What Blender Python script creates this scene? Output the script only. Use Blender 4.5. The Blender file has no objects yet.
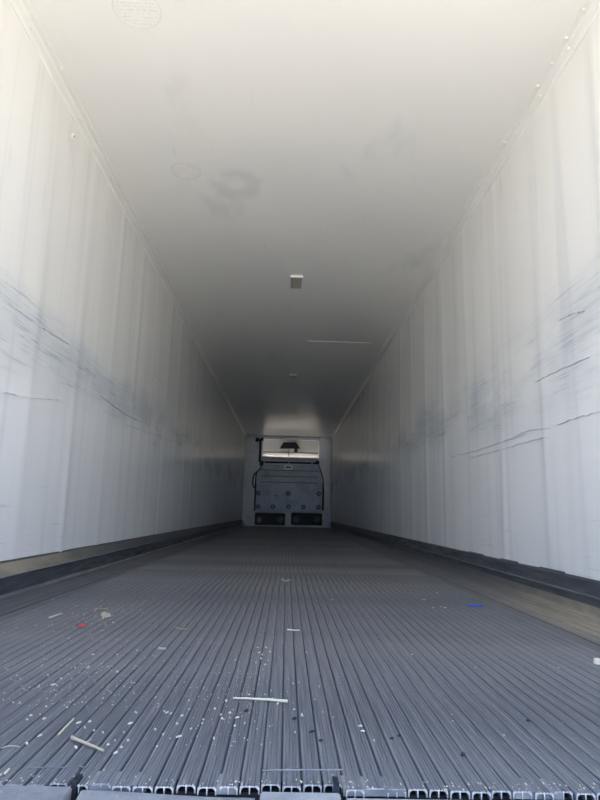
import bpy, bmesh, math, random
from mathutils import Vector, Matrix
random.seed(7)
S = bpy.context.scene
COL = S.collection

# ------------------------------------------------------------------ camera
F_PX = 600.0
PITCH, YAW, ROLL = math.atan(112/600), math.atan(11/610.4), math.radians(1.4)
CAM = Vector((0.0, -1.0, 0.41))
fwd = Vector((math.sin(YAW)*math.cos(PITCH), math.cos(YAW)*math.cos(PITCH), math.sin(PITCH)))
u0 = (Vector((0, 0, 1)) - fwd*fwd.z).normalized()
r0 = fwd.cross(u0)
up = u0*math.cos(ROLL) - r0*math.sin(ROLL)
rt = fwd.cross(up)
cd = bpy.data.cameras.new('camera'); cam = bpy.data.objects.new('camera', cd); COL.objects.link(cam)
cam.matrix_world = Matrix((( rt.x, up.x, -fwd.x, CAM.x), (rt.y, up.y, -fwd.y, CAM.y), (rt.z, up.z, -fwd.z, CAM.z), (0, 0, 0, 1)))
cd.sensor_fit = 'VERTICAL'; cd.sensor_height = 24.0; cd.lens = 24.0*F_PX/800; cd.clip_start = 0.02; cd.clip_end = 500
S.camera = cam

def ray(px, py): return (rt*(px-300) + up*(400-py) + fwd*F_PX)
def atfloor(px, py, z=0.0):
    d = ray(px, py); s = (z-CAM.z)/d.z; return CAM + d*s
def atdepth(px, py, y):
    d = ray(px, py); s = (y-CAM.y)/d.y; return CAM + d*s
def atwall(px, py, x):
    d = ray(px, py); s = (x-CAM.x)/d.x; return CAM + d*s

# ------------------------------------------------------------------ view, sky and sun
S.view_settings.view_transform = 'Standard'; S.view_settings.look = 'None'
S.view_settings.gamma = 1.0; S.view_settings.use_curve_mapping = False
S.view_settings.exposure = 0.29
S.cycles.max_bounces = 16; S.cycles.diffuse_bounces = 12; S.cycles.glossy_bounces = 8
w = bpy.data.worlds.new('sky'); S.world = w; w.use_nodes = True
nt = w.node_tree; nt.nodes.clear()
out = nt.nodes.new('ShaderNodeOutputWorld'); bg = nt.nodes.new('ShaderNodeBackground')
tc = nt.nodes.new('ShaderNodeTexCoord'); sx = nt.nodes.new('ShaderNodeSeparateXYZ'); cr = nt.nodes.new('ShaderNodeValToRGB')
cr.color_ramp.elements[0].position = 0.0; cr.color_ramp.elements[0].color = (1.10, 1.32, 1.70, 1)
cr.color_ramp.elements[1].position = 1.0; cr.color_ramp.elements[1].color = (0.24, 0.40, 0.80, 1)
e = cr.color_ramp.elements.new(0.3); e.color = (0.62, 0.78, 1.08, 1)
nt.links.new(tc.outputs['Generated'], sx.inputs[0]); nt.links.new(sx.outputs['Z'], cr.inputs[0])
nt.links.new(cr.outputs[0], bg.inputs[0]); nt.links.new(bg.outputs[0], out.inputs[0])
bg.inputs[1].default_value = 1.9
sl = bpy.data.lights.new('sun', 'SUN'); sl.energy = 36.0; sl.angle = math.radians(0.6); sl.color = (1.0, 0.90, 0.74)
so = bpy.data.objects.new('sun', sl); COL.objects.link(so)
so.rotation_euler = Vector((-0.40, -0.80, -0.95)).to_track_quat('-Z', 'Y').to_euler()   # stands over the front of the trailer, so its shadow falls behind the opening
so.location = (10, 5, 15)

# ------------------------------------------------------------------ material helpers
def mat(name, col, rough=0.5, metal=0.0, spec=0.5, emit=None, estr=0):
    m = bpy.data.materials.new(name); m.use_nodes = True
    b = m.node_tree.nodes['Principled BSDF']
    b.inputs['Base Color'].default_value = (*col, 1); b.inputs['Roughness'].default_value = rough
    b.inputs['Metallic'].default_value = metal; b.inputs['Specular IOR Level'].default_value = spec
    if emit: b.inputs['Emission Color'].default_value = (*emit, 1); b.inputs['Emission Strength'].default_value = estr
    return m
class N:                                   # small node-graph builder
    def __init__(s, m): s.m = m; s.t = m.node_tree; s.b = s.t.nodes['Principled BSDF']; s.tc = s.t.nodes.new('ShaderNodeTexCoord').outputs['Object']
    def node(s, k, **kw):
        n = s.t.nodes.new(k)
        for a, v in kw.items(): setattr(n, a, v)
        return n
    def put(s, sock, v):
        if hasattr(v, 'is_linked') or hasattr(v, 'links'): s.t.links.new(v, sock)
        else: sock.default_value = v
    def noise(s, scale=(1, 1, 1), size=5, detail=4, rough=0.55, vec=None, loc=(0, 0, 0)):
        mp = s.node('ShaderNodeMapping'); s.put(mp.inputs['Vector'], vec or s.tc); mp.inputs['Scale'].default_value = scale; mp.inputs['Location'].default_value = loc
        n = s.node('ShaderNodeTexNoise'); s.put(n.inputs['Vector'], mp.outputs[0]); n.inputs['Scale'].default_value = size
        n.inputs['Detail'].default_value = detail; n.inputs['Roughness'].default_value = rough
        return n.outputs['Fac']
    def rng(s, v, a, b, c=0.0, d=1.0, smooth=True):
        n = s.node('ShaderNodeMapRange'); n.interpolation_type = 'SMOOTHSTEP' if smooth else 'LINEAR'
        s.put(n.inputs[0], v)
        for i, q in enumerate((a, b, c, d)): n.inputs[i+1].default_value = q
        return n.outputs[0]
    def math(s, op, a, b=0.0):
        n = s.node('ShaderNodeMath', operation=op); s.put(n.inputs[0], a); s.put(n.inputs[1], b); return n.outputs[0]
    def mix(s, f, a, b):
        n = s.node('ShaderNodeMix', data_type='RGBA'); s.put(n.inputs[0], f)
        for sock, v in ((n.inputs[6], a), (n.inputs[7], b)):
            s.put(sock, (*v, 1) if isinstance(v, tuple) else v)
        return n.outputs[2]
    def sep(s):
        n = s.node('ShaderNodeSeparateXYZ'); s.put(n.inputs[0], s.tc); return n.outputs
    def bump(s, h, strength=0.3, dist=0.002, prev=None):
        n = s.node('ShaderNodeBump'); n.inputs['Strength'].default_value = strength; n.inputs['Distance'].default_value = dist
        s.put(n.inputs['Height'], h)
        if prev: s.put(n.inputs['Normal'], prev)
        return n.outputs[0]

# --- liner walls: white glass-fibre with horizontal scuffs at pallet-corner height
def wall_mat(name, seed, zb):
    m = mat(name, (0.7, 0.7, 0.7), 0.26); n = N(m); x, y, z = n.sep()
    base = n.mix(n.noise((1, 1, 1), 1.3, 5, loc=(seed, 0, 0)), (0.81, 0.84, 0.875), (0.86, 0.885, 0.91))
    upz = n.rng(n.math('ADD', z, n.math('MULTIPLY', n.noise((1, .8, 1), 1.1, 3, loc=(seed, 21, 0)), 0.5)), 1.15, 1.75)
    base = n.mix(n.math('MULTIPLY', upz, 0.8), base, (0.845, 0.842, 0.812))  # warm light bounced off the ground, mixed into the upper wall colour
    vs = n.rng(n.noise((1, 7, 0.25), 1.2, 3, loc=(seed, 3, 0)), 0.5, 0.75)
    base = n.mix(n.math('MULTIPLY', vs, 0.30), base, (0.52, 0.56, 0.60))
    wob = n.math('MULTIPLY', n.math('SUBTRACT', n.noise((1, .6, 1), 1.0, 2, loc=(seed, 9, 0)), 0.5), 0.5)
    zz = n.math('ADD', z, wob)
    band = n.math('MULTIPLY', n.rng(zz, zb-0.30, zb), n.rng(zz, zb+0.02, zb+0.34, 1, 0))
    st1 = n.rng(n.noise((1, 1.3, 40), 1.5, 6, 0.7, loc=(seed, 1, 0)), 0.50, 0.68)
    st2 = n.rng(n.noise((1, 2.2, 90), 1.0, 5, 0.7, loc=(seed, 5, 0)), 0.57, 0.66)
    patch = n.rng(n.noise((1, 0.9, 1.6), 1.4, 3, loc=(seed, 7, 0)), 0.40, 0.62)
    f = n.math('MULTIPLY', n.math('MULTIPLY', n.math('MAXIMUM', n.math('MULTIPLY', st1, .55), st2), patch), band)
    base = n.mix(n.math('MULTIPLY', f, 0.95), base, (0.22, 0.32, 0.42))
    soft = n.math('MULTIPLY', band, n.math('MULTIPLY', patch, 0.38))
    base = n.mix(soft, base, (0.42, 0.50, 0.58))
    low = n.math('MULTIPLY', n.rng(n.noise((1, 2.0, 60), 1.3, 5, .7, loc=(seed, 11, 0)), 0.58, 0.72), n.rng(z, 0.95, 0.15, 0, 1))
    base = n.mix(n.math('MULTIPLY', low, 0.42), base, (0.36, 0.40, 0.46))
    hi = n.math('MULTIPLY', n.rng(n.noise((1, 6, 1.4), 2.0, 4, loc=(seed, 15, 0)), 0.6, 0.7), n.rng(z, 1.6, 2.1))
    base = n.mix(n.math('MULTIPLY', hi, 0.15), base, (0.42, 0.42, 0.38))
    n.put(n.b.inputs['Base Color'], base)
    n.b.inputs['Specular IOR Level'].default_value = 0.55
    return m
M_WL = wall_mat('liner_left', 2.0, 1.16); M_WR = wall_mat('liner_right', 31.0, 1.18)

HT_ = 2.53
def ceil_mat():
    m = mat('liner_ceiling', (0.7, 0.7, 0.7), 0.30); n = N(m); x, y, z = n.sep()
    base = n.mix(n.noise((1, .5, 1), 1.1, 5), (0.84, 0.85, 0.855), (0.89, 0.90, 0.895))
    sm = n.rng(n.noise((2.2, 1.0, 1), 1.3, 4, loc=(4, 2, 0)), 0.58, 0.78)
    base = n.mix(n.math('MULTIPLY', sm, 0.25), base, (0.50, 0.53, 0.55))
    vd = n.node('ShaderNodeVectorMath', operation='DISTANCE'); n.put(vd.inputs[0], n.tc); vd.inputs[1].default_value = (-.39, 2.66, HT_)
    ringm = n.math('MULTIPLY', n.rng(vd.outputs['Value'], .03, .10), n.rng(vd.outputs['Value'], .13, .24, 1, 0))
    ringm = n.math('MULTIPLY', ringm, n.rng(n.noise((1, 1, 1), 4.5, 2, loc=(3, 0, 0)), .38, .60))
    base = n.mix(n.math('MULTIPLY', ringm, 0.28), base, (0.50, 0.55, 0.62))
    sc = n.rng(n.noise((22, 1.2, 1), 1.2, 4, .7, loc=(8, 0, 0)), 0.66, 0.74)
    base = n.mix(n.math('MULTIPLY', sc, 0.25), base, (0.45, 0.44, 0.42))
    n.put(n.b.inputs['Base Color'], base)
    return m
M_CEIL = ceil_mat()
M_TRIM = mat('painted_trim', (0.85, 0.86, 0.86), 0.3)
M_RIVET = mat('rivet_paint', (0.86, 0.85, 0.80), 0.3)

def alu_mat(name, c1, c2, rough, metal, dirt=(0.085, 0.095, 0.12), df=0.5, along=(1, .2, 1), seed=0):
    m = mat(name, c1, rough, metal); n = N(m)
    base = n.mix(n.rng(n.noise(along, 14, 5, .65, loc=(seed, 0, 0)), .3, .7), c1, c2)
    d = n.rng(n.noise((1, .35, 1), 2.6, 6, .6, loc=(seed+4, 0, 0)), .45, .75)
    base = n.mix(n.math('MULTIPLY', d, df), base, dirt)
    sp = n.rng(n.noise((1, .5, 1), 120, 3, .6), .62, .72)
    base = n.mix(n.math('MULTIPLY', sp, .35), base, tuple(min(1, c*1.7) for c in c2))
    n.put(n.b.inputs['Base Color'], base)
    n.put(n.b.inputs['Roughness'], n.rng(n.noise(along, 20, 4), .3, .7, rough-.08, rough+.14))
    b = n.bump(n.noise((along[0]*2, along[1]*2, 1), 60, 4, .6), 0.30, 0.001)
    n.put(n.b.inputs['Normal'], b)
    return m
M_RAIL = alu_mat('worn_aluminium', (0.145, 0.152, 0.172), (0.27, 0.275, 0.295), 0.5, 0.3, seed=1, along=(3, .12, 1))
M_CUT = alu_mat('bare_cut_metal', (0.22, 0.225, 0.24), (0.78, 0.78, 0.78), 0.5, 0.2, df=0.9, along=(6, 6, 6))
M_PAN = mat('grimy_floor_pan', (0.030, 0.032, 0.038), 0.85)
M_SCUFF = alu_mat('dark_scuff_plate', (0.060, 0.068, 0.085), (0.11, 0.12, 0.14), 0.42, 0.35, df=0.35, along=(1, .25, 3), seed=6)
M_FLANGE = alu_mat('tan_flange', (0.19, 0.18, 0.16), (0.30, 0.275, 0.22), 0.5, 0.2, df=0.4, along=(1, .25, 3), seed=9)
M_LIP = alu_mat('scuff_lip', (0.22, 0.24, 0.26), (0.34, 0.36, 0.37), 0.4, 0.5, df=0.3, along=(1, .25, 1), seed=3)
def gutter_mat(name='gutter', left=False):
    m = mat(name, (0.12, 0.12, 0.12), 0.5, 0.25); n = N(m); x, y, z = n.sep()
    tan = n.rng(n.noise((1, .5, 1), 1.1, 3, loc=(2, 1, 0)), .42, .58)
    side = 1.0 if left else n.rng(x, 1.00, 1.13)
    near = n.rng(y, 3.6, 1.8) if left else n.rng(y, 3.3, 0.9)
    f = n.math('MULTIPLY', n.math('MULTIPLY', side, near), n.math('ADD', n.math('MULTIPLY', tan, .5), .5))
    base = n.mix(n.noise((1, .3, 1), 12, 5), (0.10, 0.108, 0.125), (0.17, 0.175, 0.19))
    base = n.mix(n.math('MULTIPLY', f, .85), base, (0.52, 0.46, 0.34))  # tan near the rear opening, fading with depth
    base = n.mix(n.math('MULTIPLY', n.rng(n.noise((6, .3, 1), 8, 4, .6), .45, .65), .5), base, (0.13, 0.13, 0.14))
    n.put(n.b.inputs['Base Color'], base)
    n.put(n.b.inputs['Normal'], n.bump(n.noise((1, .3, 1), 60, 4), .3, .001))
    return m
M_GUT = gutter_mat(); M_FLANGE = gutter_mat('fading_tan_flange', True)
M_SILL = alu_mat('sill_steel', (0.20, 0.205, 0.22), (0.33, 0.335, 0.34), 0.6, 0.2, df=0.5, along=(1, 1, 1), seed=12)
M_SILL2 = alu_mat('sill_concrete_grey', (0.30, 0.30, 0.295), (0.42, 0.42, 0.41), 0.8, 0.0, df=0.25, along=(1, 1, 1), seed=15)
M_DARK = mat('dark_rubber', (0.012, 0.017, 0.028), 0.55)
M_SEAL = mat('sealant', (0.10, 0.11, 0.12), 0.6)
M_FRAME = alu_mat('bulkhead_frame_white', (0.70, 0.76, 0.84), (0.80, 0.85, 0.90), 0.45, 0, df=0.15, along=(1, 1, .5), seed=2)
M_PANEL = alu_mat('bulkhead_grey', (0.38, 0.47, 0.58), (0.48, 0.58, 0.71), 0.45, 0.1, df=0.4, along=(1, 1, 1), seed=5)
M_BACK = mat('niche_white', (0.80, 0.78, 0.74), 0.5)
M_WHITE = mat('white_plastic', (0.90, 0.91, 0.91), 0.3)
M_GLOW = mat('added_glow', (1, 1, 1), 0.4, emit=(1.0, 0.88, 0.76), estr=15.0)
M_FIX = mat('tan_lens', (0.44, 0.43, 0.36), 0.5)
M_INK = mat('faded_stamp_ink', (0.74, 0.75, 0.77), 0.35)
M_STRAW = mat('straw', (0.72, 0.66, 0.48), 0.6); M_TWIG = mat('twig', (0.50, 0.42, 0.30), 0.7)
M_CHIP = mat('wood_chip', (0.76, 0.70, 0.57), 0.8); M_PALE = mat('pale_scrap', (0.62, 0.62, 0.60), 0.7)
M_BLUE = mat('blue_plastic', (0.02, 0.10, 0.62), 0.35); M_RED = mat('red_scrap', (0.60, 0.10, 0.09), 0.5)
M_LEAF = mat('dry_leaf', (0.50, 0.44, 0.33), 0.7); M_GRIT = mat('dark_grit', (0.035, 0.035, 0.04), 0.8)
M_SCR = mat('blue_grey_scuff', (0.48, 0.55, 0.63), 0.4)

# ------------------------------------------------------------------ object helpers
def link(name, me, m=None, parent=None, kind=None, smooth=False):
    o = bpy.data.objects.new(name, me); COL.objects.link(o)
    if m:
        for q in (m if isinstance(m, (list, tuple)) else [m]): me.materials.append(q)
    if parent: o.parent = parent
    if kind: o['kind'] = kind
    if smooth:
        for p in me.polygons: p.use_smooth = True
    return o
def bm_obj(name, bm, m, parent=None, kind=None, smooth=False):
    bmesh.ops.recalc_face_normals(bm, faces=bm.faces)
    me = bpy.data.meshes.new(name); bm.to_mesh(me); bm.free()
    return link(name, me, m, parent, kind, smooth)
def tag(o, label, cat, group=None):
    o['label'] = label; o['category'] = cat
    if group: o['group'] = group
    return o
def thing(name, loc, label, cat, group=None):
    o = bpy.data.objects.new(name, None); COL.objects.link(o); o.location = loc; o.empty_display_size = .05
    return tag(o, label, cat, group)
def box(bm, x0, x1, y0, y1, z0, z1, bev=0.0):
    r = bmesh.ops.create_cube(bm, size=1)
    for v in r['verts']:
        v.co = Vector(((x0+x1)/2+v.co.x*(x1-x0), (y0+y1)/2+v.co.y*(y1-y0), (z0+z1)/2+v.co.z*(z1-z0)))
    if bev:
        es = list({e for v in r['verts'] for e in v.link_edges})
        bmesh.ops.bevel(bm, geom=es, offset=bev, segments=2, affect='EDGES')
def prism(bm, pts, y0, y1, capmat=0):      # extrude an x,z polygon along y
    a = [bm.verts.new((p[0], y0, p[1])) for p in pts]; b = [bm.verts.new((p[0], y1, p[1])) for p in pts]
    k = len(pts)
    for i in range(k): bm.faces.new((a[i], a[(i+1) % k], b[(i+1) % k], b[i]))
    f = bm.faces.new(a); f.material_index = capmat; bm.faces.new(b[::-1])
def cyl(bm, p, q, r, seg=12, r2=None):
    p, q = Vector(p), Vector(q); d = q-p
    M = Matrix.Translation((p+q)/2) @ d.to_track_quat('Z', 'Y').to_matrix().to_4x4()
    bmesh.ops.create_cone(bm, cap_ends=True, segments=seg, radius1=r, radius2=r if r2 is None else r2, depth=d.length, matrix=M)
def tube(bm, pts, r, seg=8, r2=None):
    pts = [Vector(p) for p in pts]; rings = []
    for i, p in enumerate(pts):
        d = (pts[min(i+1, len(pts)-1)]-pts[max(i-1, 0)]).normalized()
        a = d.orthogonal().normalized() if i == 0 else (prev - d*prev.dot(d)).normalized()
        prev = a; b = d.cross(a); rr = r if r2 is None else r+(r2-r)*i/(len(pts)-1)
        rings.append([bm.verts.new(p+(a*math.cos(t)+b*math.sin(t))*rr) for t in [2*math.pi*k/seg for k in range(seg)]])
    for A, B in zip(rings, rings[1:]):
        for k in range(seg): bm.faces.new((A[k], A[(k+1) % seg], B[(k+1) % seg], B[k]))
    bm.faces.new(rings[0][::-1]); bm.faces.new(rings[-1])

# ------------------------------------------------------------------ the setting
XL, XR, LEN, HT = -1.225, 1.25, 16.0, 2.53
KT = 0.165                                 # top of the scuff plate
def smooth01(t): t = max(0, min(1, t)); return t*t*(3-2*t)
def wall(name, X, sgn, m, posts, zt, seed):
    rnd = random.Random(seed); bm = bmesh.new()
    amp = {p: rnd.uniform(.0025, .0055) for p in posts}
    bay = [rnd.uniform(-.0015, .0015) for _ in range(len(posts)+1)]
    ys = sorted({round(i*0.05, 4) for i in range(int(LEN/0.05)+1)} | {round(p+d, 4) for p in posts for d in (-.10, -.075, -.05, -.03, -.015, 0, .015, .03, .05, .075, .10) if p+d < LEN})
    zs = [KT-.03+(HT+.03-KT+.03)*i/14 for i in range(15)]
    grid = []
    for y in ys:
        row = []
        for z in zs:
            d = 0.0
            for p in posts:
                t = abs(y-p-.01*math.sin(z*1.7+p))
                if t < .15: d += amp[p]*math.exp(-(t/.050)**2)*(0.75+.35*math.sin(z*2.1+p*3))
            d += .0022*math.sin(y*5.1+seed)*math.sin(z*1.3+y*.7) + .0012*math.sin(y*11.3+z*.9)
            row.append(bm.verts.new((X-sgn*d, y, z)))
        grid.append(row)
    for i in range(len(ys)-1):
        for j in range(len(zs)-1): bm.faces.new((grid[i][j], grid[i+1][j], grid[i+1][j+1], grid[i][j+1]))
    if sgn > 0: bmesh.ops.reverse_faces(bm, faces=bm.faces)
    for f in bm.faces: f.smooth = True
    X2 = X+sgn*.012; a, b = sorted((X2, X+sgn*.08))
    box(bm, a, b, 0, LEN+.4, -.14, HT+.09)
    me = bpy.data.meshes.new(name); bm.to_mesh(me); bm.free()
    return link(name, me, m, None, 'structure')
postsL = [0.55+0.62*i+random.uniform(-.03, .03) for i in range(25)]
postsR = [0.60+0.63*i+random.uniform(-.03, .03) for i in range(25)]
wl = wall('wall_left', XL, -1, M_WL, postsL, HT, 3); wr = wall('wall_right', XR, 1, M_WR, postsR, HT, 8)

bm = bmesh.new(); ny, nx = 160, 24; grid = []
for i in range(ny+1):
    y = LEN*i/ny; row = []
    for j in range(nx+1):
        x = XL-.01+(XR-XL+.02)*j/nx
        env = math.sin(math.pi*j/nx)
        d = env*(.003*math.sin(y*2.1+x*1.3)+.002*math.sin(y*4.7-x*2.2)+.0015*math.sin(x*6+y))
        d += .010*math.exp(-(((x+.38)/.14)**2+((y-2.62)/.13)**2))          # dent seen in the ceiling
        row.append(bm.verts.new((x, y, HT+d)))
    grid.append(row)
for i in range(ny):
    for j in range(nx): f = bm.faces.new((grid[i][j], grid[i][j+1], grid[i+1][j+1], grid[i+1][j])); f.smooth = True
bmesh.ops.reverse_faces(bm, faces=bm.faces)
box(bm, XL-.09, XR+.09, 0, LEN+.4, HT+.03, HT+.09)
me = bpy.data.meshes.new('ceiling'); bm.to_mesh(me); bm.free()
ceiling = link('ceiling', me, M_CEIL, None, 'structure')

# ceiling corner trims with two rows of rivets
def rivet_mesh():
    bm = bmesh.new(); bmesh.ops.create_uvsphere(bm, u_segments=8, v_segments=4, radius=.0095)
    for v in list(bm.verts): v.co.z *= .5
    me = bpy.data.meshes.new('rivet'); bm.to_mesh(me); bm.free(); me.materials.append(M_RIVET)
    for p in me.polygons: p.use_smooth = True
    return me
RV = rivet_mesh()
for idx, (X, s) in enumerate(((XL, 1), (XR, -1))):
    # profile: flange on the ceiling, cove, flange on the wall (s points into the room)
    W, Hh, t = .066, .036, .003
    pts = [(X-s*.004, HT+.004), (X+s*W, HT+.004), (X+s*W, HT-t), (X+s*.036, HT-t-.0005), (X+s*.033, HT-t-.005), (X+s*.012, HT-.020), (X+s*.005, HT-.027), (X+s*t, HT-Hh), (X-s*.004, HT-Hh)]
    bm = bmesh.new(); prism(bm, pts, 0, LEN-.005)
    tr = bm_obj('trim_%d' % (idx+1), bm, M_TRIM, None, 'structure')
    stuff = bmesh.new(); step = .155
    for k in range(int(LEN/step)):
        y = .08+k*step
        for (dx, dz, rot) in ((.052, -t, 0), (.022, -.0145, 1)):
            if rot and k % 2: continue
            p = (X+s*dx, y+(.05 if rot else 0), HT+dz)
            if k < 48:
                o = bpy.data.objects.new('rivet', RV); COL.objects.link(o); o.parent = tr; o.location = p
                if rot: o.rotation_euler = (0, s*.7, 0)
            else:
                r = bmesh.ops.create_uvsphere(stuff, u_segments=6, v_segments=3, radius=.0075)
                for v in r['verts']: v.co = Vector(p)+v.co*(1 if not rot else .8)
    st = bm_obj('far_rivet_row', stuff, M_RIVET, tr, 'stuff')

# floor: grimy pan and one object per extruded rail
bm = bmesh.new(); box(bm, XL-.01, XR+.01, 0.01, LEN+.4, -.14, -.0122)
floor = bm_obj('floor', bm, M_PAN, None, 'structure')
RX0, RX1 = -1.02, .99
PITCHR = .0320; NR = int(round((RX1-RX0)/PITCHR))
def rail_mesh(variant):
    w = .0140 if variant != 1 else .0146; t = .0028; h = .0120
    top = [(-w, -.0030), (-w+.0007, -.0014), (-w+.0022, -.0004), (-w+.0035, 0)]
    # fine anti-slip ridges on the tread
    for c in (-.0078, -.0026, .0026, .0078):
        if variant == 1 and c == .0026: continue
        top += [(c-.0012, 0), (c, -.0016), (c+.0012, 0)]
    top += [(w-.0035, 0), (w-.0022, -.0004), (w-.0007, -.0014), (w, -.0030)]
    pts = top + [(w+.0005, -h), (w-.0018, -h), (w-t+.0008, -.0062), (w-t-.0012, -.0036), (w-t-.0035, -.0024), (.0010, -.0024), (.0009, -h), (-.0009, -h), (-.0010, -.0024),
                 (-w+t+.0035, -.0024), (-w+t+.0012, -.0036), (-w+t-.0008, -.0062), (-w+.0018, -h), (-w-.0005, -h)]
    bm = bmesh.new(); prism(bm, pts[::-1], 0, LEN-.02, 1)
    bmesh.ops.recalc_face_normals(bm, faces=bm.faces)
    me = bpy.data.meshes.new('floor_rail'); bm.to_mesh(me); bm.free()
    me.materials.append(M_RAIL); me.materials.append(M_CUT); return me
RM = [rail_mesh(0), rail_mesh(1)]
for i in range(NR):
    o = bpy.data.objects.new('floor_rail', RM[0 if random.random() < .7 else 1]); COL.objects.link(o); o.parent = floor
    x = RX0+PITCHR*(i+.5)
    yj = random.uniform(-.003, .004)
    if -.03 < x < .095: yj += .010
    o.location = (x, yj, random.uniform(-.0007, .0))
    o.scale = (random.uniform(.985, 1.03), 1, 1)
bm = bmesh.new(); box(bm, RX0, RX1, .035, LEN-.02, -.0125, -.0062)
bm_obj('groove_dirt', bm, mat('groove_dirt', (.075, .078, .088), .8), floor)
for (xa, xb) in ((.098, .195), (.36, .435), (-.29, -.20), (-.095, -.062), (.60, .66)):      # tunnels packed with dirt
    bm = bmesh.new(); box(bm, xa, xb, .003, .05, -.012, -.0015, .0006)
    for v in bm.verts: v.co.y += random.uniform(-.002, .002)
    bm_obj('packed_dirt', bm, M_SILL, floor)
# gutters beside the rails
for X, s, E in ((XL, 1, RX0), (XR, -1, RX1)):
    pts = [(E-s*.002, -.035), (E-s*.002, -.0015), (E-s*.03, -.001), (X+s*.072, .004), (X+s*.045, .012), (X+s*.030, .026), (X+s*.030, -.035)]
    bm = bmesh.new(); prism(bm, pts, .004, LEN-.02); g = bm_obj('gutter', bm, M_GUT, floor)
    for c in (.3, .62):
        xx = (E-s*.002)*(1-c)+(X+s*.072)*c
        bm = bmesh.new(); box(bm, xx-.003, xx+.003, .004, LEN-.02, -.002, .0035); bm_obj('gutter_rib', bm, M_GUT, floor)

# scuff plates (baseboards)
for nm, X, s in (('baseboard_left', XL, 1), ('baseboard_right', XR, -1)):
    pts = [(X-s*.004, KT), (X+s*.004, KT), (X+s*.009, KT-.004), (X+s*.018, KT-.055), (X+s*.026, .108), (X+s*.026, .104), (X+s*.020, .098), (X+s*.022, .060), (X+s*.020, .038), (X+s*.034, .022), (X+s*.036, -.03), (X-s*.004, -.03)]
    bm = bmesh.new(); prism(bm, pts, .002, LEN-.01)
    b = bm_obj(nm, bm, M_SCUFF, None, 'structure')
    q = [(X+s*.0095, KT-.003), (X+s*.0115, KT-.003), (X+s*.0265, .110), (X+s*.0240, .110), ]
    bm = bmesh.new(); prism(bm, q, .0, LEN-.01); bm_obj('top_flange', bm, M_FLANGE if s > 0 else M_SCUFF, b)
    bm = bmesh.new(); prism(bm, [(X+s*.020, .111), (X+s*.029, .109), (X+s*.030, .105), (X+s*.022, .103)], .0, LEN-.01); bm_obj('upper_lip', bm, M_LIP, b)
    bm = bmesh.new(); prism(bm, [(X+s*.026, .032), (X+s*.035, .026), (X+s*.037, .021), (X+s*.026, .019)], .0, LEN-.01); bm_obj('lower_lip', bm, M_LIP if s > 0 else M_GUT, b)
    bm = bmesh.new(); prism(bm, [(X-s*.002, KT-.001), (X+s*.007, KT-.001), (X+s*.006, KT+.005), (X-s*.002, KT+.006)], .0, LEN-.01); bm_obj('sealant_bead', bm, M_SEAL, b)
    if s < 0:
        bm = bmesh.new(); prism(bm, [(X+s*.018, .072), (X+s*.0235, .070), (X+s*.0225, .040), (X+s*.027, .032), (X+s*.018, .032)], .0, LEN-.01); bm_obj('fading_tan_strip', bm, M_GUT, b)
    if s < 0:
        for a, c in (((470, 553), (484, 556)), ((502, 560), (519, 564)), ((541, 570), (566, 576))):
            pa, pc = atwall(*a, X), atwall(*c, X)
            bm = bmesh.new(); zt = KT+.012
            box(bm, X-.010, X-.002, pa.y if pa.y < pc.y else pc.y, max(pa.y, pc.y), KT-.006, zt, .002)
            bm_obj('lifted_tab', bm, M_SEAL, b)

# front wall
bm = bmesh.new(); box(bm, XL-.01, XR+.01, LEN+.20, LEN+.30, -.14, HT+.05); 
wf = bm_obj('wall_front', bm, M_FRAME, None, 'structure')

# rear sill below the rail ends
bm = bmesh.new(); box(bm, XL-.08, XR+.08, -.06, .012, -.22, -.034, .003)
sill = bm_obj('trim_3', bm, M_SILL, None, 'structure')

# ground outside
bm = bmesh.new(); box(bm, -40, 40, -60, 40, -1.45, -1.25)
def ground_mat():
    m = mat('yard_concrete', (.5, .5, .5), .85); n = N(m)
    n.put(n.b.inputs['Base Color'], n.mix(n.noise((1, 1, 1), .8, 6), (.40, .37, .32), (.52, .49, .43)))
    n.put(n.b.inputs['Normal'], n.bump(n.noise((1, 1, 1), 60, 4), .4, .01)); return m
bm_obj('ground', bm, ground_mat(), None, 'structure')

# ------------------------------------------------------------------ sill plates at the rear edge
def plate(name, pts, z0, z1, m, label, bev=.002):
    bm = bmesh.new()
    a = [bm.verts.new((x, y, z0)) for x, y in pts]; b = [bm.verts.new((x, y, z1)) for x, y in pts]; k = len(pts)
    for i in range(k): bm.faces.new((a[i], a[(i+1) % k], b[(i+1) % k], b[i]))
    bm.faces.new(a[::-1]); bm.faces.new(b)
    bmesh.ops.bevel(bm, geom=list(bm.edges), offset=bev, segments=2, affect='EDGES')
    o = bm_obj(name, bm, m)
    return tag(o, label, 'plate')
pl = plate('dock_plate', [(-1.2, -.16), (-.335, -.16), (-.302, -.085), (-.308, -.005), (-1.2, -.005)], -.033, -.0008, M_SILL, 'grey steel plate under the left end of the floor rails, left of the dark gap')
pc = plate('dock_plate', [(-.030, -.16), (.092, -.16), (.093, -.004), (-.027, -.004)], -.033, -.0040, M_SILL2, 'short pale grey plate in the middle of the sill between two notches')
pr = plate('dock_plate', [(.112, -.16), (1.2, -.16), (1.2, -.006), (.100, -.006)], -.0338, -.0100, M_SILL2, 'long pale grey plate under the open rail ends right of the middle')
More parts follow.
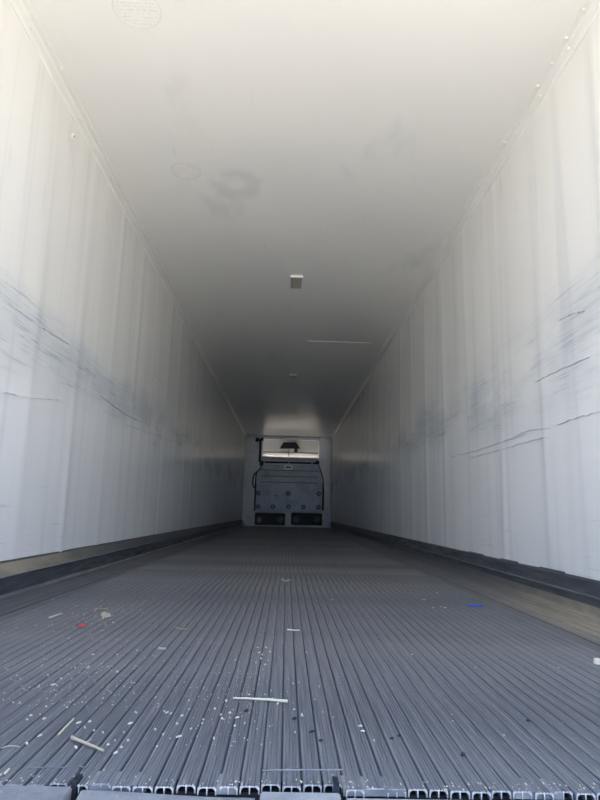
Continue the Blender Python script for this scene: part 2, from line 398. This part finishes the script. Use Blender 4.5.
# bent lip rising to the left
bm = bmesh.new(); n = 16; rows = []
for i in range(n+1):
    t = i/n; x = -.293+t*(.258); z = -.004-.007*smooth01(t*1.15)
    rows.append([bm.verts.new((x, -.14, z-.014)), bm.verts.new((x, -.030, z-.003)), bm.verts.new((x, -.012, z)), bm.verts.new((x, -.007, z-.001)), bm.verts.new((x, -.007, -.033)), bm.verts.new((x, -.14, -.033))])
for A, B in zip(rows, rows[1:]):
    for k in range(6): bm.faces.new((A[k], A[(k+1) % 6], B[(k+1) % 6], B[k]))
bm.faces.new(rows[0][::-1]); bm.faces.new(rows[-1])
tag(bm_obj('bent_lip', bm, M_SILL), 'bent steel lip dipping rightwards between left plate and middle plate', 'lip')
# weld beads across the rails
for a, c, nm in (((262, 770.5), (343, 770), 'weld_bead'), ((28, 768), (92, 767), 'weld_bead')):
    p, q = atfloor(*a), atfloor(*c)
    bm = bmesh.new(); K = 26; pts = []
    for i in range(K+1):
        t = i/K; v = p.lerp(q, t); pts.append((v.x, v.y+random.uniform(-.001, .001), .0003+random.uniform(0, .0005)))
    tube(bm, pts, .0009, 6); bm_obj(nm, bm, M_SILL2 if a[0] > 100 else M_RAIL, floor)
# dark blocks put in for the dark notches beside the middle and left plates
for (x0, x1, y0, y1, z1, lab) in ((.083, .093, -.004, .030, .004, 'dark block in place of the notch at the right edge of the middle plate'), (-.312, -.302, -.004, .026, .003, 'dark block in place of the gap beside the left plate')):
    bm = bmesh.new(); prism(bm, [(x0, -.03), (x1, -.03), (x1-.001, z1), (x0+.001, z1+.001)], y0, y1)
    tag(bm_obj('notch_block', bm, M_DARK), lab, 'notch')

# ------------------------------------------------------------------ ceiling details
def ceiling_fixture(px, py, w, l, label, zoff=0):
    d = ray(px, py); s = (HT-CAM.z)/d.z; p = CAM+d*s
    t = thing('marker_plate', (p.x, p.y, HT), label, 'plate')
    bm = bmesh.new(); box(bm, -w/2, w/2, -l/2, l/2, -.018, .004, .003); bm_obj('body', bm, M_FIX, t)
    for sy in (-1, 1):
        bm = bmesh.new(); box(bm, -w/2-.004, w/2+.006, sy*l/2-.012, sy*l/2+.012, -.0145, .004, .003); bm_obj('end_cap', bm, M_WHITE, t)
    for sx_ in (-1, 1):
        bm = bmesh.new(); box(bm, sx_*(w/2+.004)-.006, sx_*(w/2+.004)+.006, -l/2, l/2, -.014, .004, .002); bm_obj('side_rim', bm, M_TRIM, t)
ceiling_fixture(296.5, 281.5, .095, .27, 'small tan rectangular light plate with pale rims in the middle of the ceiling')
ceiling_fixture(293, 375.5, .085, .16, 'small faint plate farther in along the ceiling centre line')

def stamp(px, py, R, parent):
    d = ray(px, py); s = (HT-CAM.z)/d.z; p = CAM+d*s; zz = HT-.0035
    rnd = random.Random(int(px)); bm = bmesh.new(); K = 40
    for rr, wd in ((R, .004), (R*.93, .0015)):
        a = [bm.verts.new((p.x+math.cos(t)*rr, p.y+math.sin(t)*rr, zz)) for t in [2*math.pi*k/K for k in range(K)]]
        b = [bm.verts.new((p.x+math.cos(t)*(rr-wd), p.y+math.sin(t)*(rr-wd), zz)) for t in [2*math.pi*k/K for k in range(K)]]
        for k in range(K): bm.faces.new((a[k], a[(k+1) % K], b[(k+1) % K], b[k]))
    for j in range(9):                     # rows of worn, unreadable marks
        yy = -R*.72+j*R*.18; half = math.sqrt(max(0, (R*.85)**2-yy*yy)); x = -half
        while x < half-.004:
            ln = rnd.uniform(.004, .014)
            if rnd.random() < .75:
                h = rnd.uniform(.003, .007); q = [(x, yy), (min(x+ln, half), yy+rnd.uniform(-.003, .003)), (min(x+ln, half), yy+h), (x, yy+h)]
                bm.faces.new([bm.verts.new((p.x+u, p.y+v, zz)) for u, v in q])
            x += ln+rnd.uniform(.003, .008)
    for v in bm.verts:                     # lie on the gently uneven ceiling
        x, y = v.co.x, v.co.y; env = math.sin(math.pi*(x-XL+.01)/(XR-XL+.02))
        v.co.z = HT-.0007+env*(.003*math.sin(y*2.1+x*1.3)+.002*math.sin(y*4.7-x*2.2)+.0015*math.sin(x*6+y))
    r = bmesh.ops.extrude_face_region(bm, geom=list(bm.faces))
    for v in [g for g in r['geom'] if isinstance(g, bmesh.types.BMVert)]: v.co.z += .004
    bm_obj('round_stamp', bm, M_INK, parent)
stamp(137, 10, .105, ceiling); stamp(186, 171, .095, ceiling)
# faint joints
for (a, c) in (((308, 341), (372, 340.5)), ((274, 375), (279, 375))):
    da, dc = ray(*a), ray(*c); pa = CAM+da*((HT-CAM.z)/da.z); pc_ = CAM+dc*((HT-CAM.z)/dc.z)
    bm = bmesh.new(); box(bm, pa.x, pc_.x, pa.y-.003, pa.y+.003, HT-.001, HT+.004); bm_obj('joint_strip', bm, M_TRIM, ceiling)
# plug on the left wall
p = atwall(73, 136.5, XL)
plug = thing('plug', (XL+.002, p.y, p.z), 'small round grey plug on the left wall near the ceiling corner', 'plug')
bm = bmesh.new(); cyl(bm, (-.004, 0, 0), (.004, 0, 0), .016, 20); bm_obj('washer', bm, M_RIVET, plug)
bm = bmesh.new(); cyl(bm, (.003, 0, 0), (.008, 0, 0), .009, 16, .007); bm_obj('cap', bm, mat('plug_grey', (.42, .42, .41), .5), plug)
p = atwall(155.5, 380, XL)
bm = bmesh.new(); cyl(bm, (XL-.004, p.y, p.z), (XL+.007, p.y, p.z), .013, 14, .009); tag(bm_obj('plug', bm, M_RIVET), 'tiny white plug halfway up the left wall', 'plug')

# long scratches standing as thin transfer marks on the walls
def scuff(pts, X, s, w=.004):
    bm = bmesh.new(); P = [atwall(a, b, X) for a, b in pts]; prev = None; Q = []
    for i in range(len(P)-1):
        for k in range(8): Q.append(P[i].lerp(P[i+1], k/8))
    Q.append(P[-1]); K = len(Q)
    for i, q in enumerate(Q):
        ww = .45*w*(.25+random.random())*math.sin(math.pi*(i+.6)/(K+.2)); z = q.z+random.uniform(-.003, .003)
        cur = (bm.verts.new((X+s*.0062, q.y, z-ww)), bm.verts.new((X+s*.0062, q.y, z+ww)))
        if prev: bm.faces.new((prev[0], cur[0], cur[1], prev[1]))
        prev = cur
    r = bmesh.ops.extrude_face_region(bm, geom=list(bm.faces))
    for v in [g for g in r['geom'] if isinstance(g, bmesh.types.BMVert)]: v.co.x -= s*.008
    bm_obj('scuff_mark', bm, M_SCR, wr if s < 0 else wl)
scuff([(452, 457), (475, 451), (500, 443), (527, 434)], XR, -1, .003)
scuff([(470, 458), (500, 450), (530, 441), (549, 437)], XR, -1, .0025)
scuff([(500, 443), (530, 430), (552, 428)], XR, -1, .002)
scuff([(557, 425), (580, 417), (600, 412)], XR, -1, .002)
scuff([(560, 320), (572, 314), (585, 311)], XR, -1, .0016)
scuff([(536, 382), (560, 370), (590, 357)], XR, -1, .0009)
scuff([(41, 327), (55, 336), (68, 344)], XL, 1, .0009)
scuff([(100, 396), (122, 412), (140, 422)], XL, 1, .003)
scuff([(125, 424), (150, 433), (182, 445)], XL, 1, .0025)
scuff([(0, 392), (30, 398), (62, 400)], XL, 1, .0012)

# ------------------------------------------------------------------ front bulkhead
YB = LEN-.02                                # face of the white frame board
def PX(px, py, y): p = atdepth(px, py, y); return p.x, p.z
bh = thing('bulkhead', (0, YB, 0), 'grey bolted bulkhead with lit opening on top, filling the far end', 'bulkhead')
def bbox(name, x0p, x1p, y0p, y1p, ya, yb, m, parent, bev=.006):
    """box whose front face (at depth ya) covers the given picture span"""
    my = (y0p+y1p)/2; mx = (x0p+x1p)/2
    x0 = PX(x0p, my, ya)[0]; x1 = PX(x1p, my, ya)[0]; z1 = PX(mx, y0p, ya)[1]; z0 = PX(mx, y1p, ya)[1]
    bm = bmesh.new(); box(bm, x0, x1, ya-Y0, yb-Y0, max(z0, -.0125), z1, bev)
    return bm_obj(name, bm, m, parent)
Y0 = YB; Y1 = YB+.20
zt = HT-.01
bbox('frame_board', 247.5, 261.5, 437.5, 527.5, Y0, Y1, M_FRAME, bh)
bbox('frame_board', 318.5, 330.5, 437.5, 527.5, Y0, Y1, M_FRAME, bh)
bbox('centre_post', 285.2, 291, 510, 526.5, Y0-.02, Y1, M_FRAME, bh)
bbox('backing', 261.5, 318.5, 458.5, 512, Y0, Y1, M_FRAME, bh)
bbox('bottom_strip', 250, 327, 525, 527.5, Y0-.01, Y1, M_FRAME, bh)
# main panel, a tapering plate with raised ribs
def zx(px, py): x, z = PX(px, py, Y0-.09); return x, z
outl = [(261.5, 464.5), (317.5, 464.5), (321.5, 474), (323, 482), (322.8, 511.5), (254.5, 511.0), (255.8, 482), (258, 472)]
pts = [zx(*q) for q in outl]
bm = bmesh.new()
a = [bm.verts.new((x, -.09, z)) for x, z in pts]; b = [bm.verts.new((x, .005, z)) for x, z in pts]; k = len(pts)
for i in range(k): bm.faces.new((a[i], a[(i+1) % k], b[(i+1) % k], b[i]))
bm.faces.new(a); bm.faces.new(b[::-1])
bmesh.ops.bevel(bm, geom=[e for e in bm.edges if abs(e.verts[0].co.y+.09) < 1e-4 and abs(e.verts[1].co.y+.09) < 1e-4], offset=.02, segments=2, affect='EDGES')
panel = bm_obj('panel', bm, M_PANEL, bh)
def onpanel(name, x0p, x1p, y0p, y1p, d, m, bev=.003, parent=None):
    ya = Y0-.09-d; my = (y0p+y1p)/2; mx = (x0p+x1p)/2
    x0 = PX(x0p, my, ya)[0]; x1 = PX(x1p, my, ya)[0]; z1 = PX(mx, y0p, ya)[1]; z0 = PX(mx, y1p, ya)[1]
    bm = bmesh.new(); box(bm, x0, x1, -.09-d, -.085, z0, z1, bev); return bm_obj(name, bm, m, parent or panel)
M_RIB = mat('rib_shadow_grey', (.20, .22, .25), .5)
for yy in (470.5, 476.5, 482.5): onpanel('rib', 261, 318, yy-.45, yy+.45, .035, M_RIB)
onpanel('lower_flange', 255, 322.5, 510.4, 512, .04, M_PANEL)
for xa, xb in ((254.3, 255.9), (322.2, 323.6)): onpanel('edge_strip', xa, xb, 483, 511, .02, M_DARK)
def discs(cx, cy):
    x, z = PX(cx, cy, Y0-.11); r = .060
    bm = bmesh.new(); cyl(bm, (x, -.088, z), (x, -.108, z), r, 20, r*.92); o = bm_obj('bolt_washer', bm, M_DARK, panel)
    o.parent = bh
    bm = bmesh.new(); cyl(bm, (x, -.100, z), (x, -.118, z), r*.55, 14, r*.4); bm_obj('bolt_head', bm, M_PANEL, o)
for c in ((258.2, 493), (288.3, 493.3), (318.8, 493.8), (258, 506.5), (273, 506.6), (288.6, 506.7), (303.5, 506.9), (318.6, 507.2)): discs(*c)
# faded curved mark on the panel
def curve_at(pts, d, r, m, name, parent):
    Q = []
    for a_, b_ in pts:
        x, z = PX(a_, b_, Y0-d); Q.append((x, -d, z))
    bm = bmesh.new(); tube(bm, Q, r, 6); return bm_obj(name, bm, m, parent)
curve_at([(277.6, 495.2), (275.8, 494.8), (274.6, 495.9), (275.4, 497), (277, 497.6), (277.6, 498.8), (276.2, 499.8)], .093, .014, M_RIB, 'smudge_mark', panel)
# oval label with dark lettering
x, z = PX(288.3, 467.3, Y0-.13)
bm = bmesh.new(); W2, H2 = .120, .066
vs = []
for i in range(28):
    t = 2*math.pi*i/28; c, s_ = math.cos(t), math.sin(t)
    vs.append((x+W2*math.copysign(abs(c)**.6, c), z+H2*math.copysign(abs(s_)**.6, s_)))
a = [bm.verts.new((q[0], -.125, q[1])) for q in vs]; b = [bm.verts.new((q[0], -.088, q[1])) for q in vs]
for i in range(28): bm.faces.new((a[i], a[(i+1) % 28], b[(i+1) % 28], b[i]))
bm.faces.new(a); bm.faces.new(b[::-1]); badge = bm_obj('oval_label', bm, M_WHITE, bh)
bm = bmesh.new()
for j, (dx, w_) in enumerate(((-.057, .020), (-.022, .022), (.018, .024), (.055, .020))):
    box(bm, x+dx-w_*.75, x+dx+w_*.75, -.130, -.122, z-.022, z+.024)
bm_obj('dark_lettering', bm, M_DARK, badge)
# dark hinge bar above the panel
hb = bbox('hinge_bar', 263, 317, 461.7, 463.5, Y0-.07, Y0, M_DARK, bh); hb['label'] = 'dark horizontal bar with end brackets'
bbox('bracket', 259.6, 263.6, 460.6, 466.0, Y0-.08, Y0, M_DARK, hb); bbox('bracket', 315.5, 319.2, 460.8, 464.2, Y0-.08, Y0, M_DARK, hb)
bbox('clip', 288.4, 289.6, 461.0, 464.0, Y0-.09, Y0-.05, M_PANEL, hb); bbox('clip', 263.6, 264.8, 461.2, 464.4, Y0-.09, Y0-.05, M_PANEL, hb); bbox('clip', 311.5, 312.6, 461.2, 464.4, Y0-.09, Y0-.05, M_PANEL, hb)
# left channel with hose and corner valve
ch = bbox('pipe_channel', 259.0, 261.3, 438.5, 462, Y0-.05, Y0, M_DARK, bh); ch['label'] = 'narrow dark vertical channel'
bbox('valve_block', 255.5, 259.3, 437.6, 441.4, Y0-.09, Y0, M_DARK, ch)
bbox('nozzle', 261.0, 263.4, 437.4, 440.5, Y0-.09, Y0, M_DARK, ch)
hs = bpy.data.objects.new
hose = [(262, 466), (260, 469), (257.4, 471.5), (255, 473.5), (253.2, 477), (252.6, 482), (253.2, 486.5), (254.6, 488), (255.6, 484), (255.8, 478), (256.6, 472.5)]
Q = [];
for q in hose:
    x, z = PX(*q, Y0-.13); Q.append((x, Y0-.13, z))
bm = bmesh.new(); tube(bm, Q, .019, 8); tag(bm_obj('hose', bm, M_DARK, smooth=True), 'black hose loop hanging at the left edge of the far bulkhead', 'hose')
Q = [(PX(*q, Y0-.10)[0], -.10, PX(*q, Y0-.10)[1]) for q in [(318.5, 464.5), (320.5, 470), (323, 478), (323.6, 490), (323.4, 510)]]
bm = bmesh.new(); tube(bm, Q, .014, 8); bm_obj('cable', bm, M_DARK, bh, smooth=True)

# lit niche over the bulkhead (evaporator opening)
nv = bbox('niche_panel', 261.5, 318.5, 437.6, 459.5, Y0+.17, Y0+.21, M_BACK, bh); nv['label'] = 'brightly lit white panel of the upper opening'
bbox('top_rim', 261.5, 318.5, 437.5, 439.6, Y0-.01, Y0+.17, M_FRAME, nv)
bbox('bottom_rim', 261.5, 318.5, 458.6, 460.2, Y0-.02, Y0+.17, M_PANEL, nv)
bbox('front_lip', 261.5, 318.5, 457.0, 460.2, Y0-.03, Y0-.0, M_PANEL, nv)
x0, z0 = PX(264.5, 457.6, Y0+.02); x1, _ = PX(316.5, 457.6, Y0+.02)
bbox('cross_rail', 263, 318, 452.0, 452.9, Y0-.02, Y0+.01, M_RIB, nv, .003)
bbox('rail_clip', 288.3, 289.3, 449.8, 456.2, Y0-.03, Y0+.01, M_RIB, nv, .002)
bm = bmesh.new(); cyl(bm, (x0, .150, z0-.002), (x1, .150, z0-.002), .009, 12); glow = bm_obj('added_glow_tube', bm, M_GLOW, bh)  # glowing tube added out of sight to brighten the niche panel
for xx in (x0, x1):
    bm = bmesh.new(); box(bm, xx-.02, xx+.02, .135, .168, z0-.03, z0+.010, .004); bm_obj('end_cap', bm, M_WHITE, glow)
P4 = [PX(*q, Y0+.03) for q in ((283.6, 442.2), (296.0, 442.2), (300.0, 448.3), (279.6, 448.3))]
bm = bmesh.new()
a = [bm.verts.new((x, .03, z)) for x, z in P4]; b = [bm.verts.new((x, .168, z)) for x, z in P4]
for i in range(4): bm.faces.new((a[i], a[(i+1) % 4], b[(i+1) % 4], b[i]))
bm.faces.new(a); bm.faces.new(b[::-1]); hd = bm_obj('hood', bm, M_DARK, bh); hd['label'] = 'dark trapezoid hood on a short post'
bbox('post', 294.2, 297.6, 448, 452.4, Y0+.04, Y0+.168, M_DARK, hd)

# two dark return openings with round fans
for k, (xa, xb, fans) in enumerate(((255.2, 285.0, (259.3, 280)), (291.3, 322.0, (296, 317)))):
    x0, z1 = PX(xa, 513, Y0-.02); x1, _ = PX(xb, 513, Y0-.02); _, z0 = PX(xa, 524.6, Y0-.02)
    cx = 0
    bm = bmesh.new(); box(bm, x0-cx, x1-cx, -.005, .02, z0, z1); g = bm_obj('return_opening', bm, M_DARK, bh); g['label'] = ('left' if k == 0 else 'right')+' dark air opening at the foot'
    bm = bmesh.new()
    for (u0_, u1_, v0_, v1_) in ((x0, x1, z1-.012, z1+.01), (x0, x1, z0-.006, z0+.006), (x0-.006, x0+.008, z0, z1), (x1-.008, x1+.006, z0, z1)): box(bm, u0_-cx, u1_-cx, -.04, 0, v0_, v1_)
    bm_obj('rim', bm, M_DARK, g)
    for fx in fans:
        x, z = PX(fx, 519.5, Y0-.03); pts = [(x-cx+math.cos(t)*.075, -.02, z+math.sin(t)*.075) for t in [2*math.pi*i/20 for i in range(20)]]
        bm = bmesh.new(); tube(bm, pts+[pts[0]], .007, 6); ring = bm_obj('fan_ring', bm, M_RIB, g)
        bm = bmesh.new()
        for i in range(5):
            t = 2*math.pi*i/5; c, s_ = math.cos(t), math.sin(t)
            vv = [(x-cx+c*.01-s_*.01, -.012, z+s_*.01+c*.01), (x-cx+c*.065-s_*.025, -.016, z+s_*.065+c*.025), (x-cx+c*.068+s_*.008, -.024, z+s_*.068-c*.008), (x-cx+c*.01+s_*.01, -.02, z+s_*.01-c*.01)]
            bm.faces.new([bm.verts.new(v) for v in vv])
        r = bmesh.ops.extrude_face_region(bm, geom=list(bm.faces))
        for v in [q for q in r['geom'] if isinstance(q, bmesh.types.BMVert)]: v.co.y += .003
        bm_obj('fan_blades', bm, M_RIB, g)
x, z = PX(259.6, 520, Y0-.10)
bm = bmesh.new(); r = bmesh.ops.create_icosphere(bm, subdivisions=2, radius=1)
for v in r['verts']: v.co = Vector((x+v.co.x*.045*(1-.3*v.co.z), Y0-.085+v.co.y*.02, z+v.co.z*.075))
tag(bm_obj('crumpled_bag', bm, M_PALE, smooth=True), 'pale crumpled scrap caught in the left dark opening', 'scrap')
for (a_, b_, c_, d_, lab) in ((238.5, 247, 520.6, 524.8, 'small grey bracket low in the far left corner'), (331, 338.5, 521.5, 525.5, 'small grey bracket low in the far right corner')):
    t = thing('corner_bracket', (PX((a_+b_)/2, 523, Y0-.6)[0]*1.0, Y0-.6, 0), lab, 'bracket')
    sgn = 1 if t.location.x > 0 else -1; wx = XR if sgn > 0 else XL
    t.location.x = wx-sgn*.06
    bm = bmesh.new(); prism(bm, [(-.06, -.0005), (.03, -.0005), (.03, .05), (0, .075), (-.02, .10), (-.05, .04)] if sgn > 0 else [(.06, -.0005), (-.03, -.0005), (-.03, .05), (0, .075), (.02, .10), (.05, .04)], 0, .3); bm_obj('foot', bm, M_PANEL, t)
    bm = bmesh.new(); cyl(bm, (0, -.01, .045), (0, .02, .045), .014, 10); bm_obj('bolt', bm, M_DARK, t)

# ------------------------------------------------------------------ litter on the floor
def stick(name, pts, r0_, r1_, m, label, cat, extra=None, z=.003):
    P = [atfloor(a, b, z) for a, b in pts]; Q = []
    for i in range(len(P)-1):
        for k in range(4): Q.append(P[i].lerp(P[i+1], k/4))
    Q.append(P[-1]); base = Q[0].copy()
    Q = [q-base+Vector((0, random.uniform(-.0006, .0006), random.uniform(-.0002, .0006))) for q in Q]
    if extra:
        t = thing(name, base, label, cat); par = t
    bm = bmesh.new(); tube(bm, Q, r0_, 7, r1_)
    if not extra:
        o = bm_obj(name, bm, m, smooth=True); o.location = base; return tag(o, label, cat)
    bm_obj('stem', bm, m, t, smooth=True)
    for e_ in extra:
        E_ = [atfloor(a, b, z+.001)-base for a, b in e_]; bm = bmesh.new(); tube(bm, E_, r1_*.8, 6, r1_*.5); bm_obj('side_shoot', bm, m, t, smooth=True)
stick('straw', [(233, 698), (250, 698.6), (268, 699.6), (287.5, 701.3)], .0018, .0034, M_STRAW, 'long pale straw lying crosswise near the middle of the floor front', 'straw', z=.0036)
stick('twig', [(71.5, 737.5), (88, 744), (103.5, 750.5)], .0030, .0022, M_TWIG, 'thick brown twig with a side shoot on the front left of the floor', 'twig', extra=[[(86, 743), (89, 740.5), (91, 739)], [(73, 738.2), (71.6, 736), (73, 735)]], z=.0035)
stick('straw', [(58.5, 734.5), (65, 727.5), (73.5, 719)], .0016, .0020, M_STRAW, 'short tan straw lying along the rails just behind the brown twig', 'straw', z=.0025)
stick('straw', [(287, 629.7), (293, 630.2), (299.5, 630.3)], .0030, .0026, M_PALE, 'small pale straw lying crosswise in the middle distance of the floor', 'straw', z=.0035)
stick('straw', [(158, 648.3), (166, 648.6)], .0030, .0028, M_PALE, 'small white splinter on the left of the floor, crosswise', 'straw', z=.0035)
stick('straw', [(49, 618), (56, 615.5), (62, 613.6)], .0045, .0040, M_PALE, 'pale elongated strip at far left of the floor beside the gutter', 'strip', z=.005)
stick('straw', [(281, 579.5), (285.5, 581), (290, 580)], .006, .005, M_PALE, 'pale bent scrap far along the floor centre', 'scrap', z=.007)
stick('twig', [(176, 627.5), (180, 629), (184, 629.6), (188, 628.6)], .0028, .002, M_TWIG, 'thin curled brown stalk in the middle left of the floor', 'stalk', z=.003)
stick('twig', [(94, 612), (97, 609), (101, 608.2), (108, 609.2)], .003, .002, M_TWIG, 'thin curved stalk behind the dry leaf at the left', 'stalk', z=.0034)
stick('straw', [(1, 748), (10, 746), (20, 746.5)], .0012, .001, M_TWIG, 'thin tan fibre near the bottom left corner of the floor', 'fibre', z=.0015)
stick('straw', [(5, 773.5), (9, 769)], .0022, .0016, M_CHIP, 'short cream splinter by the floor edge in the bottom left corner', 'splinter', z=.0025)

def flake(name, px, py, wx, wy, h, m, label, cat, seed=0, ang=0, group=None, z=0.0, pts=7):
    rnd = random.Random(seed*131+int(px*7+py)); p = atfloor(px, py); bm = bmesh.new()
    top, bot = [], []
    for k in range(pts):
        t = 2*math.pi*k/pts; rr = rnd.uniform(.65, 1.15)
        X_, Y_ = math.cos(t)*wx/2*rr, math.sin(t)*wy/2*rr
        c, s_ = math.cos(ang), math.sin(ang); a_, b_ = X_*c-Y_*s_, X_*s_+Y_*c
        bot.append(bm.verts.new((a_, b_, .0002))); top.append(bm.verts.new((a_*.85, b_*.85, h*rnd.uniform(.7, 1.2))))
    for k in range(pts): bm.faces.new((bot[k], bot[(k+1) % pts], top[(k+1) % pts], top[k]))
    bm.faces.new(bot[::-1]); ctr = bm.verts.new((0, 0, h*1.3))
    for k in range(pts): bm.faces.new((top[k], top[(k+1) % pts], ctr))
    o = bm_obj(name, bm, m); o.location = (p.x, p.y, z); return tag(o, label, cat, group)
flake('plastic_scrap', 474.5, 605.8, .105, .045, .005, M_BLUE, 'bright blue plastic strip on the right of the floor beside the gutter', 'scrap', ang=-.12, pts=9)
flake('red_scrap', 82, 626.5, .026, .022, .008, M_RED, 'small red scrap on the left part of the floor', 'scrap')
flake('dry_leaf', 105.5, 616.5, .045, .050, .012, M_LEAF, 'crumpled tan dry leaf on the left of the floor', 'leaf', pts=9)
flake('wood_chip', 598, 663.5, .030, .035, .012, M_CHIP, 'cream wood chip at the far right edge of the floor', 'wood chip')
G1 = [(167, 713), (177, 724), (163, 735), (189, 701), (215, 709), (221, 715), (222, 719), (237, 718), (230, 713), (203, 720), (202, 724), (179, 737), (191, 729), (157, 747), (214, 739), (235, 726), (226, 701), (164, 712), (171, 714), (182, 716), (155, 730)]
G2 = [(249, 695), (271, 691), (265, 695), (293, 684), (299, 683), (278, 704), (294, 710), (302, 715), (295, 733), (262, 655), (270, 652), (265, 665), (258, 648), (261, 659), (268, 661), (256, 663), (263, 670), (259, 653), (266, 648)]
G3 = [(315, 700), (333, 718), (319, 687), (307, 653), (302, 716), (374, 741)]
G4 = [(89, 667), (75, 668), (61, 679), (57, 686), (53, 685), (67, 708), (13, 703), (115, 741), (103, 733), (48, 676), (117, 655), (113, 623), (88, 668), (20, 703), (117, 672), (137, 651), (31, 716), (40, 715), (40, 736), (27, 744), (85, 728), (90, 722), (94, 731), (108, 745), (124, 733), (130, 724), (136, 713), (128, 741), (79, 723), (46, 707), (27, 720), (121, 748), (116, 753), (44, 719), (76, 748), (93, 655)]
G5 = [(424, 600), (441, 607), (445, 608), (433, 608), (437, 593), (332, 600), (412, 655)]
G6 = [(558.5, 668), (453, 722), (504, 736), (476, 668)]
def chips(L, m, nm, label, cat, group, s0, s1, seed, own=None):
    rnd = random.Random(seed)
    for i, (a, b) in enumerate(L):
        if own: label, group = own[i], None
        k = 1+max(0, (700-b))*.006
        flake(nm, a, b, rnd.uniform(s0, s1)*k*.7, rnd.uniform(s0, s1)*k*rnd.uniform(.7, 2.0), .0025*k, m, label, cat, seed, rnd.uniform(-1, 1), group, pts=6)
chips([q for q in G1 if q[0] < 198], M_CHIP, 'wood_chip', 'tiny cream wood chip about midway between the brown twig and the long straw', 'wood chip', 'chips midway between twig and long straw', .004, .0085, 1)
chips([q for q in G1 if q[0] >= 198], M_CHIP, 'wood_chip', 'tiny cream wood chip just in front and left of the long straw', 'wood chip', 'chips in front left of the long straw', .004, .0085, 11)
chips([q for q in G2 if q[1] < 675], M_CHIP, 'wood_chip', 'tiny pale chip in the narrow streak of chips behind the long straw', 'wood chip', 'streak of chips behind the long straw', .003, .0065, 2)
chips([q for q in G2 if q[1] >= 675], M_CHIP, 'wood_chip', 'tiny pale chip right beside the long crosswise straw', 'wood chip', 'chips beside the long straw', .003, .0065, 12)
chips(G3, M_PALE, 'white_crumb', 'tiny white crumb on the floor to the right of the long straw', 'crumb', 'crumbs', .004, .008, 3, ['white crumb a little right of the right end of the long straw', 'white crumb to the left of the pair of cream chips', 'white crumb right of and behind the long straw', 'white crumb on the centre rails well behind the long straw', 'white crumb just in front of the long straw right end', 'white crumb in front of the pair of cream chips'])
for test, lab, grp in ((lambda a, b: b < 690, 'tiny cream chip on the left rails between the red scrap and the tan straw', 'chips in front of the red scrap'),
                       (lambda a, b: b >= 690 and a < 60, 'tiny cream chip to the left of the short tan straw', 'chips left of the tan straw'),
                       (lambda a, b: b >= 690 and 60 <= a < 98, 'tiny cream chip close to the brown twig left end and tan straw', 'chips by the twig and tan straw'),
                       (lambda a, b: b >= 690 and a >= 98, 'tiny cream chip just right of the brown twig', 'chips right of the brown twig')):
    chips([q for q in G4 if test(*q)], M_CHIP, 'wood_chip', lab, 'wood chip', grp, .004, .009, 4)
chips(G5, M_PALE, 'white_crumb', 'small white crumb in the middle distance right of centre, near the blue strip', 'crumb', 'crumbs', .006, .011, 5, ['leftmost white crumb of the cluster left of the blue strip', 'middle white crumb just left of the blue strip', 'white crumb nearest the blue strip, right end of the pair', 'front white crumb below the others left of the blue strip', 'rearmost white crumb, behind the cluster left of the blue strip', 'lone white crumb far along the floor right of centre', 'lone white crumb on the floor midway right, in front of the crumb cluster'])
chips(G6, M_PALE, 'white_crumb', 'small white crumb alone on the front right of the floor', 'crumb', 'crumbs', .004, .007, 6, ['white crumb far right, left of the cream chip at the edge', 'white crumb right of centre, left of the front right rails', 'white crumb nearest the front edge on the right', 'white crumb midway on the right part of the floor'])
flake('wood_chip', 360, 726.3, .010, .006, .002, M_CHIP, 'rear one of two cream chips lying together right of centre', 'wood chip')
flake('wood_chip', 363, 731.3, .009, .006, .002, M_CHIP, 'front one of two cream chips lying together right of centre', 'wood chip')
chips([(312, 732), (321, 741), (392, 739), (399, 736), (246, 711), (294, 719), (528, 721), (463, 755)], M_GRIT, 'dark_lump', 'small dark lump of grit on the front part of the floor', 'grit', 'lumps', .010, .015, 7, ['dark lump left of and behind another in the front centre', 'dark lump in the front centre right of the middle plate line', 'left dark lump of a close pair right of centre', 'right dark lump of a close pair right of centre', 'dark lump just in front of the left half of the long straw', 'dark lump just in front of the right end of the long straw', 'dark lump alone on the front right rails', 'dark lump nearest the sill edge on the right'])
# the uncountable fine crumbs
rnd = random.Random(5); bm = bmesh.new()
def crumb(x, y, s):
    a = rnd.uniform(0, 6.28); c, d = math.cos(a)*s, math.sin(a)*s; l = rnd.uniform(.5, 3.5)
    q = [(x+c, y+d*l), (x-d, y+c*l), (x-c, y-d*l), (x+d, y-c*l)]
    v = [bm.verts.new((u, w_, .0001)) for u, w_ in q]; t = bm.verts.new((x, y, s*.9))
    for i in range(4): bm.faces.new((v[i], v[(i+1) % 4], t))
    bm.faces.new(v[::-1])
for _ in range(420): crumb(-.46+rnd.gauss(0, .16), .35+abs(rnd.gauss(0, .35)), rnd.uniform(.0006, .0021))
for _ in range(200): crumb(-.10+rnd.gauss(0, .06), .15+abs(rnd.gauss(0, .5)), rnd.uniform(.0006, .0018))
for _ in range(150): crumb(-.72+rnd.gauss(0, .10), 1.45+rnd.gauss(0, .25), rnd.uniform(.0010, .0028))
for _ in range(160): crumb(rnd.uniform(-1, 1), rnd.uniform(.02, 3), rnd.uniform(.0006, .0016))
for _ in range(160): crumb(rnd.uniform(-.5, .5), rnd.uniform(.002, .03), rnd.uniform(.0006, .0018))
o = bm_obj('crumbs', bm, M_CHIP, None, 'stuff'); tag(o, 'fine cream dust and crumbs strewn over the front of the floor', 'crumbs')
